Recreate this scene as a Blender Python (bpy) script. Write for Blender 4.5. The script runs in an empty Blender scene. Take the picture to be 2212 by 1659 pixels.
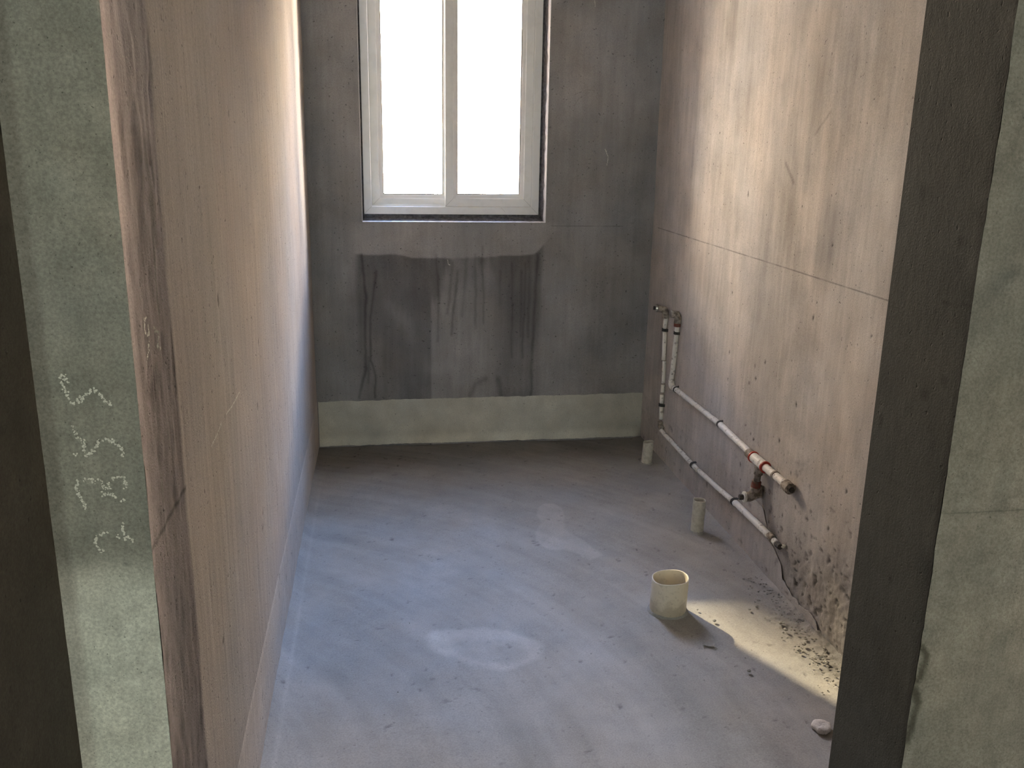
import bpy, bmesh, math, random
import numpy as np
from mathutils import Vector, Matrix

S = bpy.context.scene
C = S.collection
random.seed(4)
R = math.radians

# ------------------------------------------------------------------ camera
cam_d = bpy.data.cameras.new('camera')
cam = bpy.data.objects.new('camera', cam_d)
C.objects.link(cam)
cam_d.sensor_fit = 'HORIZONTAL'
cam_d.sensor_width = 36.0
cam_d.lens = 36.0 * 1936.79 / 2212.0
cam_d.clip_start = 0.02
PI_, YA, RO = 0.2650, 0.1520, 0.0177
HC = 1.3592
fw = Vector((math.sin(YA) * math.cos(PI_), math.cos(YA) * math.cos(PI_), -math.sin(PI_)))
r0 = Vector((math.cos(YA), -math.sin(YA), 0))
u0 = r0.cross(fw)
r1 = math.cos(RO) * r0 + math.sin(RO) * u0
u1 = -math.sin(RO) * r0 + math.cos(RO) * u0
M = Matrix((r1, u1, -fw)).transposed().to_4x4()
M.translation = (0, 0, HC)
cam.matrix_world = M
S.camera = cam

# ------------------------------------------------------------------ view, world, sun, hall daylight
S.view_settings.view_transform = 'Standard'
S.view_settings.look = 'None'
S.view_settings.gamma = 1.0
S.view_settings.use_curve_mapping = False
S.view_settings.exposure = 0.0
S.cycles.diffuse_bounces = 7
S.cycles.max_bounces = 16
S.cycles.transparent_max_bounces = 16

SKY = 71.0
w = bpy.data.worlds.new('hazy_sky')
S.world = w
w.use_nodes = True
nt = w.node_tree
nt.nodes.clear()
wo = nt.nodes.new('ShaderNodeOutputWorld')
bg = nt.nodes.new('ShaderNodeBackground')
tc = nt.nodes.new('ShaderNodeTexCoord')
sx = nt.nodes.new('ShaderNodeSeparateXYZ')
rp = nt.nodes.new('ShaderNodeValToRGB')
nt.links.new(tc.outputs['Generated'], sx.inputs[0])
nt.links.new(sx.outputs['Z'], rp.inputs[0])
nt.links.new(rp.outputs[0], bg.inputs[0])
nt.links.new(bg.outputs[0], wo.inputs[0])
bg.inputs[1].default_value = SKY
el = rp.color_ramp.elements
el[0].position = 0.0; el[0].color = (1.32, 1.04, 0.79, 1)
el[1].position = 1.0; el[1].color = (0.05, 0.07, 0.12, 1)
for p, c in ((0.46, (1.24, 0.99, 0.77, 1)), (0.535, (0.35, 0.50, 0.88, 1)), (0.66, (0.25, 0.38, 0.70, 1)), (0.82, (0.15, 0.21, 0.36, 1)), (0.91, (0.07, 0.10, 0.17, 1))):
    e = el.new(p); e.color = c

SUN_EL, SUN_SL = R(30.6), 0.478          # elevation, plan slope dx/dy
sun_d = bpy.data.lights.new('sun', 'SUN')
sun_d.energy = 8.0
sun_d.color = (1.0, 0.80, 0.50)
sun_d.angle = R(0.8)
sun = bpy.data.objects.new('sun', sun_d)
C.objects.link(sun)
hz = Vector((SUN_SL, -1, 0)).normalized()
sd = Vector((hz.x * math.cos(SUN_EL), hz.y * math.cos(SUN_EL), -math.sin(SUN_EL)))
sun.rotation_euler = sd.to_track_quat('-Z', 'Y').to_euler()
sun.location = (-3, 12, 9)

# sky glow round the sun; then an area light standing in for hall daylight
gv = nt.nodes.new('ShaderNodeVectorMath'); gv.operation = 'DOT_PRODUCT'
gv.inputs[1].default_value = tuple(-sd)
nt.links.new(tc.outputs['Generated'], gv.inputs[0])
g1 = nt.nodes.new('ShaderNodeMath'); g1.operation = 'MULTIPLY_ADD'; g1.inputs[1].default_value = 26.0; g1.inputs[2].default_value = -26.0
g2 = nt.nodes.new('ShaderNodeMath'); g2.operation = 'EXPONENT'
g3 = nt.nodes.new('ShaderNodeMath'); g3.operation = 'MULTIPLY'; g3.inputs[1].default_value = 40.0
bg2 = nt.nodes.new('ShaderNodeBackground'); bg2.inputs[0].default_value = (1.0, 0.80, 0.60, 1)
ad = nt.nodes.new('ShaderNodeAddShader')
nt.links.new(gv.outputs['Value'], g1.inputs[0]); nt.links.new(g1.outputs[0], g2.inputs[0]); nt.links.new(g2.outputs[0], g3.inputs[0])
nt.links.new(g3.outputs[0], bg2.inputs[1]); nt.links.new(bg.outputs[0], ad.inputs[0]); nt.links.new(bg2.outputs[0], ad.inputs[1])
nt.links.new(ad.outputs[0], wo.inputs[0])

hl = bpy.data.lights.new('hall_daylight', 'AREA')
hl.shape = 'RECTANGLE'; hl.size = 0.36; hl.size_y = 1.5
hl.energy = 41.0
hl.color = (0.93, 1.0, 0.86)
ho = bpy.data.objects.new('hall_daylight', hl)
C.objects.link(ho)
ho.location = (-0.16, -2.58, 1.25)
ho.rotation_euler = (R(90), 0, 0)

# sampling portal in the bathroom window opening (adds no light)
pl = bpy.data.lights.new('window_portal', 'AREA')
pl.shape = 'RECTANGLE'; pl.size = 0.80; pl.size_y = 1.36
pl.cycles.is_portal = True
po = bpy.data.objects.new('window_portal', pl)
C.objects.link(po)
po.location = (0.34, 4.128, 1.69)
po.rotation_euler = (R(-90), 0, 0)

# ------------------------------------------------------------------ dimensions
XL, XR, D = -0.2795, 1.2285, 3.9307
YN, YF, XJ = 1.0566, 1.2514, 0.769
XH = -0.3904
WL, WR, WB, WT = -0.057, 0.738, 1.0135, 2.36
CEIL = 2.70
HP = 0.2212
FY = 4.03                                # window frame face

# ------------------------------------------------------------------ helpers
def sr(*c):
    return tuple(((v / 255) / 12.92 if v / 255 <= .04045 else ((v / 255 + .055) / 1.055) ** 2.4) for v in c)

def link(name, me, parent=None, mat=None):
    o = bpy.data.objects.new(name, me)
    C.objects.link(o)
    if parent is not None:
        o.parent = parent
    if mat is not None:
        me.materials.append(mat)
    return o

def empty(name, loc=(0, 0, 0)):
    o = bpy.data.objects.new(name, None)
    C.objects.link(o); o.location = loc
    o.empty_display_size = .05
    return o

def tag(o, label=None, cat=None, group=None, kind=None):
    for k, v in (('label', label), ('category', cat), ('group', group), ('kind', kind)):
        if v: o[k] = v
    return o

def bm_obj(name, bm, mat, parent=None, smooth=False):
    me = bpy.data.meshes.new(name)
    bmesh.ops.recalc_face_normals(bm, faces=bm.faces)
    bm.to_mesh(me); bm.free()
    if smooth:
        for f in me.polygons: f.use_smooth = True
    if parent is not None and parent.type == 'EMPTY' and parent.location.length > 0:
        me.transform(Matrix.Translation(-parent.location))
    return link(name, me, parent, mat)

def add_box(bm, a, b):
    v = [bm.verts.new((x, y, z)) for x in (a[0], b[0]) for y in (a[1], b[1]) for z in (a[2], b[2])]
    for f in ((0, 1, 3, 2), (4, 6, 7, 5), (0, 4, 5, 1), (2, 3, 7, 6), (0, 2, 6, 4), (1, 5, 7, 3)):
        bm.faces.new([v[i] for i in f])

def box(name, a, b, mat, parent=None):
    bm = bmesh.new(); add_box(bm, a, b)
    return bm_obj(name, bm, mat, parent)

def add_lathe(bm, prof, mat4, n=32, closed=False):
    """prof: (radius, height); closed profile loops back on itself"""
    rings = []
    for r, h in prof:
        rings.append([bm.verts.new(mat4 @ Vector((r * math.cos(2 * math.pi * i / n), r * math.sin(2 * math.pi * i / n), h))) for i in range(n)])
    k = len(rings)
    for j in range(k if closed else k - 1):
        A, B = rings[j], rings[(j + 1) % k]
        for i in range(n):
            bm.faces.new((A[i], A[(i + 1) % n], B[(i + 1) % n], B[i]))
    if not closed:
        if prof[0][0] > 1e-5: bm.faces.new(rings[0][::-1])
        if prof[-1][0] > 1e-5: bm.faces.new(rings[-1])
    return rings

def axis_mat(p, d):
    q = Vector(d).normalized().to_track_quat('Z', 'Y')
    return Matrix.Translation(p) @ q.to_matrix().to_4x4()

def add_tube(bm, pts, r, n=14, jit=0.0, rng=random):
    pts = [Vector(p) for p in pts]
    rings = []
    for i, p in enumerate(pts):
        t = (pts[min(i + 1, len(pts) - 1)] - pts[max(i - 1, 0)]).normalized()
        a = t.cross(Vector((1, 0, 0)))
        if a.length < 1e-3: a = t.cross(Vector((0, 0, 1)))
        a.normalize(); b = t.cross(a).normalized()
        rr = r * (1 + rng.uniform(-jit, jit))
        rings.append([bm.verts.new(p + a * math.cos(2 * math.pi * k / n) * rr + b * math.sin(2 * math.pi * k / n) * rr) for k in range(n)])
    for A, B in zip(rings, rings[1:]):
        for k in range(n):
            bm.faces.new((A[k], A[(k + 1) % n], B[(k + 1) % n], B[k]))
    bm.faces.new(rings[0][::-1]); bm.faces.new(rings[-1])

# ---------------- numpy noise
def vnoise(u, v, sc, seed):
    rng = np.random.RandomState(seed)
    T = rng.rand(256, 256)
    x = u * sc[0] + 37.3; y = v * sc[1] + 91.7
    xi = np.floor(x).astype(int); yi = np.floor(y).astype(int)
    fx = x - xi; fy = y - yi
    fx = fx * fx * (3 - 2 * fx); fy = fy * fy * (3 - 2 * fy)
    a = T[xi % 256, yi % 256]; b = T[(xi + 1) % 256, yi % 256]
    c = T[xi % 256, (yi + 1) % 256]; d = T[(xi + 1) % 256, (yi + 1) % 256]
    return (a * (1 - fx) + b * fx) * (1 - fy) + (c * (1 - fx) + d * fx) * fy - .5

def fbm(u, v, sc, seed, octv=4, g=.55):
    out = 0; a = 1; tot = 0
    for k in range(octv):
        out = out + a * vnoise(u, v, (sc[0] * 2 ** k, sc[1] * 2 ** k), seed + k * 17)
        tot += a; a *= g
    return out / tot * 2      # about -1..1

def segd(u, v, pts):
    best = np.full(u.shape, 9.0)
    for (x0, y0), (x1, y1) in zip(pts, pts[1:]):
        dx, dy = x1 - x0, y1 - y0
        L = dx * dx + dy * dy + 1e-12
        t = np.clip(((u - x0) * dx + (v - y0) * dy) / L, 0, 1)
        best = np.minimum(best, np.hypot(u - x0 - t * dx, v - y0 - t * dy))
    return best

def inpoly(u, v, pts):
    ins = np.zeros(u.shape, bool)
    j = len(pts) - 1
    for i in range(len(pts)):
        (xi, yi), (xj, yj) = pts[i], pts[j]
        c = ((yi > v) != (yj > v)) & (u < (xj - xi) * (v - yi) / (yj - yi + 1e-12) + xi)
        ins ^= c; j = i
    return ins

def polysoft(u, v, pts, wdt):
    d = segd(u, v, list(pts) + [pts[0]])
    s = np.where(inpoly(u, v, pts), d, -d)
    return np.clip(s / wdt + .5, 0, 1)

def sstep(a, b, x):
    t = np.clip((x - a) / (b - a), 0, 1)
    return t * t * (3 - 2 * t)

def spots(u, v, pts, rad, seed, asp=1.0):
    out = np.zeros(u.shape)
    rng = np.random.RandomState(seed)
    for p in pts:
        rr = rad * rng.uniform(.6, 1.4); k = rng.uniform(.6, 1.6) * asp
        d = np.hypot((u - p[0]), (v - p[1]) / k) / rr
        out = np.maximum(out, np.clip(1.4 - d, 0, 1))
    return np.clip(out, 0, 1)

def grid(name, us, vs, P, fun, mat, hole=None, backbox=None, flip=False):
    """surface on a lattice; P(u,v,h)->xyz, fun(U,V)->(height, rgb tone); a closed slab stands behind it"""
    U, V = np.meshgrid(us, vs, indexing='ij')
    h, col = fun(U, V)
    X, Y, Z = P(U, V, h)
    nu, nv = U.shape
    co = np.stack([X, Y, Z], -1).reshape(-1, 3)
    idx = np.arange(nu * nv).reshape(nu, nv)
    q = np.stack([idx[:-1, :-1], idx[1:, :-1], idx[1:, 1:], idx[:-1, 1:]], -1).reshape(-1, 4)
    if hole is not None:
        uc = ((U[:-1, :-1] + U[1:, 1:]) / 2).reshape(-1); vc = ((V[:-1, :-1] + V[1:, 1:]) / 2).reshape(-1)
        q = q[~hole(uc, vc)]
    if flip: q = q[:, ::-1]
    ex = []; nb = 0
    if backbox:
        for a, b in backbox:
            base = len(co)
            co = np.concatenate([co, np.array([(x, y, z) for x in (a[0], b[0]) for y in (a[1], b[1]) for z in (a[2], b[2])], float)])
            ex += [[base + i for i in f] for f in ((0, 1, 3, 2), (4, 6, 7, 5), (0, 4, 5, 1), (2, 3, 7, 6), (0, 2, 6, 4), (1, 5, 7, 3))]
            nb += 8
    if ex: q = np.concatenate([q, np.array(ex)])
    me = bpy.data.meshes.new(name)
    me.vertices.add(len(co)); me.vertices.foreach_set('co', co.ravel())
    me.loops.add(q.size); me.loops.foreach_set('vertex_index', q.ravel().astype(np.int32))
    me.polygons.add(len(q)); me.polygons.foreach_set('loop_start', np.arange(0, q.size, 4, dtype=np.int32))
    me.update(calc_edges=True); me.validate()
    at = me.color_attributes.new('tone', 'FLOAT_COLOR', 'POINT')
    rgba = np.ones((len(co), 4))
    c = np.stack(np.broadcast_arrays(*col), -1).reshape(-1, 3) if isinstance(col, (tuple, list)) else np.repeat(col.reshape(-1, 1), 3, 1)
    rgba[:len(c), :3] = np.clip(c, 0.02, 4)
    at.data.foreach_set('color', rgba.ravel())
    sm = np.ones(len(q), bool)
    if ex: sm[-len(ex):] = False
    me.polygons.foreach_set('use_smooth', sm)
    return link(name, me, None, mat)

def axis(a, b, st, *extra):
    pts = sorted({round(x, 5) for x in (a, b, *extra)})
    out = []
    for p, q in zip(pts, pts[1:]):
        n = max(1, int(round((q - p) / st)))
        out += list(np.linspace(p, q, n, endpoint=False))
    return np.array(out + [pts[-1]])

# ------------------------------------------------------------------ materials
def new_mat(name, rough=.9, spec=.25):
    m = bpy.data.materials.new(name); m.use_nodes = True
    b = m.node_tree.nodes['Principled BSDF']
    b.inputs['Roughness'].default_value = rough
    b.inputs['Specular IOR Level'].default_value = spec
    return m, m.node_tree, b

def N(nt, t, **kw):
    n = nt.nodes.new(t)
    for k, v in kw.items(): setattr(n, k, v)
    return n

def noise(nt, co, sc, det=4, rough=.6, stretch=(1, 1, 1)):
    mp = N(nt, 'ShaderNodeMapping'); mp.inputs['Scale'].default_value = stretch
    nt.links.new(co, mp.inputs[0])
    n = N(nt, 'ShaderNodeTexNoise'); n.inputs['Scale'].default_value = sc
    n.inputs['Detail'].default_value = det; n.inputs['Roughness'].default_value = rough
    nt.links.new(mp.outputs[0], n.inputs['Vector'])
    return n.outputs['Fac']

def mrange(nt, x, a, b, c, d):
    n = N(nt, 'ShaderNodeMapRange'); n.inputs[1].default_value = a; n.inputs[2].default_value = b
    n.inputs[3].default_value = c; n.inputs[4].default_value = d
    nt.links.new(x, n.inputs[0]); return n.outputs[0]

def mul(nt, *xs):
    o = xs[0]
    for x in xs[1:]:
        n = N(nt, 'ShaderNodeMath', operation='MULTIPLY')
        nt.links.new(o, n.inputs[0])
        if isinstance(x, float): n.inputs[1].default_value = x
        else: nt.links.new(x, n.inputs[1])
        o = n.outputs[0]
    return o

def cement(name, base, streak=.16, stretch=(1, 1, .06), streak_sc=60, mott=.22, mott_sc=5, grain=.16, pit=.5,
           bump=.5, bump_d=.0012, pit_sc=95, tone=True, rough=.92, spec=.2, brush=0.0):
    m, nt, b = new_mat(name, rough, spec)
    tc = N(nt, 'ShaderNodeTexCoord'); co = tc.outputs['Object']
    f1 = mrange(nt, noise(nt, co, streak_sc, 4, .65, stretch), .3, .7, 1 - streak, 1 + streak)
    f2 = mrange(nt, noise(nt, co, mott_sc, 5, .6), .3, .7, 1 - mott, 1 + mott)
    f3 = mrange(nt, noise(nt, co, 260, 3, .7), .3, .7, 1 - grain, 1 + grain)
    pn = noise(nt, co, pit_sc, 2, .5)
    f4 = mrange(nt, pn, .26, .31, 1 - pit, 1.0)
    f = mul(nt, f1, f2, f3, f4)
    rgb = N(nt, 'ShaderNodeVectorMath', operation='SCALE')
    rgb.inputs[0].default_value = base
    nt.links.new(f, rgb.inputs[3])
    out = rgb.outputs[0]
    # slight warm / cool drift of the cement
    hn = noise(nt, co, 3.1, 3, .5)
    mx = N(nt, 'ShaderNodeMix', data_type='RGBA', blend_type='MIX')
    mx.inputs[6].default_value = (1.02, .995, .97, 1); mx.inputs[7].default_value = (.98, 1.0, 1.03, 1)
    nt.links.new(mrange(nt, hn, .35, .65, 0, 1), mx.inputs[0])
    mm = N(nt, 'ShaderNodeVectorMath', operation='MULTIPLY')
    nt.links.new(out, mm.inputs[0]); nt.links.new(mx.outputs[2], mm.inputs[1]); out = mm.outputs[0]
    if tone:
        a = N(nt, 'ShaderNodeVertexColor', layer_name='tone')
        m2 = N(nt, 'ShaderNodeVectorMath', operation='MULTIPLY')
        nt.links.new(out, m2.inputs[0]); nt.links.new(a.outputs[0], m2.inputs[1]); out = m2.outputs[0]
    nt.links.new(out, b.inputs['Base Color'])
    h = N(nt, 'ShaderNodeMath', operation='ADD')
    nt.links.new(noise(nt, co, 330, 3, .7), h.inputs[0])
    nt.links.new(mrange(nt, pn, .22, .34, -1.2, 0), h.inputs[1])
    h2 = N(nt, 'ShaderNodeMath', operation='ADD')
    nt.links.new(h.outputs[0], h2.inputs[0])
    nt.links.new(mul(nt, noise(nt, co, 70, 4, .6, stretch), 1.2), h2.inputs[1])
    bp = N(nt, 'ShaderNodeBump'); bp.inputs['Strength'].default_value = bump; bp.inputs['Distance'].default_value = bump_d
    nt.links.new(h2.outputs[0], bp.inputs['Height'])
    nt.links.new(bp.outputs[0], b.inputs['Normal'])
    return m

M_right = cement('plaster_right', (.455, .425, .40), streak=.10, stretch=(1, 1, .10), streak_sc=45, mott=.14, mott_sc=6)
M_left = cement('plaster_left', (.49, .448, .41), streak=.11, stretch=(1, 1, .03), streak_sc=120, mott=.07, mott_sc=4, bump=.7)
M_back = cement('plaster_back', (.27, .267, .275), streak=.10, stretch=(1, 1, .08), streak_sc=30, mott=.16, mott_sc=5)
M_floor = cement('screed_floor', (.375, .362, .345), streak=.05, stretch=(1, 1, 1), streak_sc=14, mott=.07, mott_sc=6, pit=.2, rough=.85)
M_kerb = cement('cement_kerb', (.56, .555, .50), streak=.05, stretch=(1, 1, .5), streak_sc=14, mott=.12, mott_sc=9, pit=.4)
M_front = cement('plaster_hall', (.405, .405, .36), streak=.06, stretch=(1, 1, .12), streak_sc=60, mott=.15, mott_sc=22, grain=.24, pit=.5, pit_sc=330, bump=.4)
M_jamb = cement('cement_jamb', (.16, .16, .15), streak=.05, stretch=(1, 1, .5), streak_sc=30, mott=.2, mott_sc=12, pit=.4, tone=False)
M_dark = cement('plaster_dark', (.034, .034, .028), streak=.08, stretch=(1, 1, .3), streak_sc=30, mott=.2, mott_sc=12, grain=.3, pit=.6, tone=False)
M_ceil = cement('concrete_ceiling', (.38, .37, .36), tone=False)
M_hall = cement('hall_cement', (.16, .155, .14), tone=False)
M_joint = cement('joint_mortar', (.13, .13, .14), streak=.1, stretch=(.3, 1, 1), streak_sc=90, mott=.5, mott_sc=60, grain=.3, bump_d=.004, tone=False)
M_arris = cement('arris_mortar', (.60, .60, .62), tone=False, mott=.1)
M_mortar = cement('mortar_lump', (.80, .74, .68), tone=False, streak=.05, stretch=(1, 1, 1), bump_d=.003)
M_out = cement('outside_volumes', (.35, .32, .28), tone=False)

def plain(name, base, rough=.5, spec=.4, grime=.0, gsc=40, gcol=(.2, .17, .13), sss=0.0, sr_=(.02, .02, .02), metal=0.0, lo=.48, hi=.6, bump=0.0, low=0.0):
    m, nt, b = new_mat(name, rough, spec)
    b.inputs['Metallic'].default_value = metal
    tc = N(nt, 'ShaderNodeTexCoord'); co = tc.outputs['Object']
    mx = N(nt, 'ShaderNodeMix', data_type='RGBA')
    mx.inputs[6].default_value = (*base, 1); mx.inputs[7].default_value = (*gcol, 1)
    g = noise(nt, co, gsc, 5, .65)
    gf_ = mrange(nt, g, lo, hi, 0, grime)
    if low:
        sp_ = N(nt, 'ShaderNodeSeparateXYZ'); nt.links.new(co, sp_.inputs[0])
        zz = N(nt, 'ShaderNodeMath', operation='ADD'); nt.links.new(sp_.outputs[2], zz.inputs[0])
        nt.links.new(mrange(nt, noise(nt, co, 38, 4, .6), .3, .7, -.022, .022), zz.inputs[1])
        ad_ = N(nt, 'ShaderNodeMath', operation='ADD', use_clamp=True)
        nt.links.new(gf_, ad_.inputs[0]); nt.links.new(mrange(nt, zz.outputs[0], .030, .052, low, 0), ad_.inputs[1])
        gf_ = ad_.outputs[0]
    nt.links.new(gf_, mx.inputs[0])
    nt.links.new(mx.outputs[2], b.inputs['Base Color'])
    if bump:
        bp = N(nt, 'ShaderNodeBump'); bp.inputs['Strength'].default_value = .8; bp.inputs['Distance'].default_value = bump
        nt.links.new(g, bp.inputs['Height']); nt.links.new(bp.outputs[0], b.inputs['Normal'])
    if sss:
        b.inputs['Subsurface Weight'].default_value = sss
        b.inputs['Subsurface Radius'].default_value = (1, 1, 1)
        b.inputs['Subsurface Scale'].default_value = sr_[0]
    return m

M_pvc = plain('window_pvc', (.86, .87, .86), .35, .4, grime=.12, gsc=14, gcol=(.5, .5, .48), sss=.10, sr_=(.012,))
M_drain = plain('drain_pvc', (.72, .66, .54), .45, .4, grime=.55, gsc=75, gcol=(.30, .25, .18), sss=.25, sr_=(.006,), lo=.54, hi=.78, low=.45)
M_ppr = plain('water_pipe_plastic', (.80, .77, .72), .45, .4, grime=.8, gsc=60, gcol=(.22, .19, .17), lo=.56, hi=.66)
M_red = plain('red_plastic', (.50, .055, .035), .45, .4, grime=.5, gsc=80, gcol=(.2, .13, .1))
M_brownred = plain('grimy_red_plastic', (.22, .07, .05), .7, .3, grime=.8, gsc=70, gcol=(.16, .13, .10))
M_fit = plain('mortar_smeared_fitting', (.40, .36, .31), .9, .2, grime=.9, gsc=70, gcol=(.14, .12, .10), lo=.42, hi=.6, bump=.003)
M_clip = plain('dark_clip', (.045, .043, .042), .7, .3, grime=.5, gsc=60, gcol=(.12, .11, .1))
M_brass = plain('dull_metal', (.45, .44, .42), .35, .5, grime=.6, gsc=70, gcol=(.2, .17, .14), metal=.8)
M_chalk = plain('chalk', (.92, .91, .84), .95, .1, grime=.5, gsc=300, gcol=(.42, .42, .37), lo=.4, hi=.6)
M_chalkf = plain('faint_chalk', (.36, .35, .34), .95, .1, grime=.6, gsc=150, gcol=(.25, .24, .24), lo=.4, hi=.6)
M_pit = plain('pit_dirt', (.05, .045, .04), .95, .1)
M_seam = plain('seam', (.45, .46, .46), .8, .2)

m_glass = bpy.data.materials.new('window_glass'); m_glass.use_nodes = True
g = m_glass.node_tree; g.nodes.clear()
go = g.nodes.new('ShaderNodeOutputMaterial'); gm = g.nodes.new('ShaderNodeMixShader')
gt = g.nodes.new('ShaderNodeBsdfTransparent'); gg = g.nodes.new('ShaderNodeBsdfGlossy')
gt.inputs[0].default_value = (.95, .97, .96, 1); gg.inputs['Roughness'].default_value = .03
gl = g.nodes.new('ShaderNodeLayerWeight'); gl.inputs[0].default_value = .5
gp = g.nodes.new('ShaderNodeMath'); gp.operation = 'POWER'; gp.inputs[1].default_value = 5
gf = g.nodes.new('ShaderNodeMath'); gf.operation = 'MULTIPLY_ADD'; gf.inputs[1].default_value = .95; gf.inputs[2].default_value = .04
g.links.new(gl.outputs['Facing'], gp.inputs[0]); g.links.new(gp.outputs[0], gf.inputs[0])
g.links.new(gf.outputs[0], gm.inputs[0]); g.links.new(gt.outputs[0], gm.inputs[1]); g.links.new(gg.outputs[0], gm.inputs[2])
g.links.new(gm.outputs[0], go.inputs[0])

# ------------------------------------------------------------------ the setting
def pencil(v, u, z, seed, wd=.0022, k=.55):
    d = np.abs(v - z)
    brk = sstep(-.55, .1, fbm(u, v * 0, (14, 1), seed + 5))
    return 1 - k * np.clip(1.5 - d / wd, 0, 1) * (.35 + .65 * brk)

# floor: hand trowelled screed, rising in a soft fillet to the walls
patchA = [(0.59, 3.148), (0.626, 3.19), (0.656, 3.177), (0.688, 3.144), (0.679, 3.07), (0.655, 2.952), (0.677, 2.898), (0.71, 2.814), (0.741, 2.721), (0.69, 2.69), (0.664, 2.725), (0.625, 2.776), (0.567, 2.782), (0.536, 2.843), (0.54, 2.913), (0.58, 3.014), (0.574, 3.07)]
holeA = [(0.557, 2.963), (0.594, 2.969), (0.6, 2.886), (0.559, 2.851)]
patchB = [(0.114, 2.267), (0.136, 2.3), (0.195, 2.303), (0.281, 2.299), (0.348, 2.275), (0.404, 2.233), (0.44, 2.184), (0.419, 2.126), (0.372, 2.102), (0.319, 2.075), (0.291, 2.078), (0.225, 2.12), (0.151, 2.176), (0.121, 2.216)]
patchC = [(0.151, 2.72), (0.172, 2.744), (0.224, 2.738), (0.256, 2.656), (0.192, 2.63), (0.158, 2.642)]

def floor_fun(u, v):
    n1 = fbm(u, v, (3, 3), 11)
    h = .004 * n1 + .0012 * fbm(u, v, (18, 18), 12)
    # arcs of the trowel, swept about a point near the left wall
    a = np.arctan2(v - 1.6, u + .9); r = np.hypot(u + .9, v - 1.6)
    sw = fbm(r, a, (16, 2.2), 21)
    sw2 = fbm(r, a, (45, 4), 22)
    h += .0009 * sw + .0005 * sw2
    el = (u - XL); er = (XR - u); eb = (D - v)
    nz = fbm(u, v, (12, 12), 31)
    h += .022 * np.exp(-np.clip(el, 0, 1) / (.018 + .006 * nz)) * sstep(4.0, 3.3, v)
    h += .012 * np.exp(-np.clip(er, 0, 1) / .02)
    tone = 1 + .10 * n1 + .11 * sw + .07 * sw2 + .05 * fbm(u, v, (9, 9), 41)
    wob = .006 * fbm(u, v, (30, 30), 43)
    pa = polysoft(u + wob, v + wob, patchA, .008) * (1 - .6 * polysoft(u, v, holeA, .02))
    tone += .16 * pa
    pb = polysoft(u + 2 * wob, v + wob, patchB, .02)
    inner = polysoft(u + 3 * wob, v + 2 * wob, [((x - .28) * .66 + .28, (y - 2.16) * .62 + 2.15) for x, y in patchB], .04)
    tone += .26 * pb * (1 - .75 * inner) * (1 + .5 * fbm(u, v, (25, 25), 44))
    tone -= .10 * inner * np.clip(fbm(u, v, (30, 30), 45) + .2, 0, 1) * 2
    tone += .12 * polysoft(u + wob, v + wob, patchC, .03) * (1 + fbm(u, v, (20, 20), 46))
    # shade under the window painted into the tone along the back wall
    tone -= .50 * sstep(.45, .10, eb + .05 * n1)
    # rubbly crumbs next to the right wall, nearer half
    rub = sstep(.16, .02, er + .04 * nz) * sstep(2.5, 2.2, v + .1 * nz)
    cr = fbm(u, v, (70, 70), 51, 3)
    h += rub * (.006 + .008 * np.clip(cr, 0, 1))
    tone -= rub * .5 * np.clip(-fbm(u, v, (60, 60), 52, 3) - .12, 0, .4) * 2
    pits = np.clip(fbm(u, v, (55, 55), 53, 2) - .62, 0, 1)
    h -= .006 * pits; tone -= 1.6 * pits
    # crease along the left wall fillet
    cr_ = segd(u, v, [(XL + .034, 3.5), (XL + .03, 2.6), (XL + .026, 1.3)])
    tone += .18 * np.exp(-(cr_ / .005) ** 2) * (.5 + np.clip(fbm(u, v, (5, 9), 57), 0, 1))
    warm = .02 * fbm(u, v, (4, 4), 61)
    return h, (tone + warm, tone, tone - warm)

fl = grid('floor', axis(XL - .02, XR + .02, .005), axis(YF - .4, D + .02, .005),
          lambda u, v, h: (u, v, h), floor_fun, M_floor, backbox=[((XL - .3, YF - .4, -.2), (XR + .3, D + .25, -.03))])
tag(fl, kind='structure')

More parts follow.
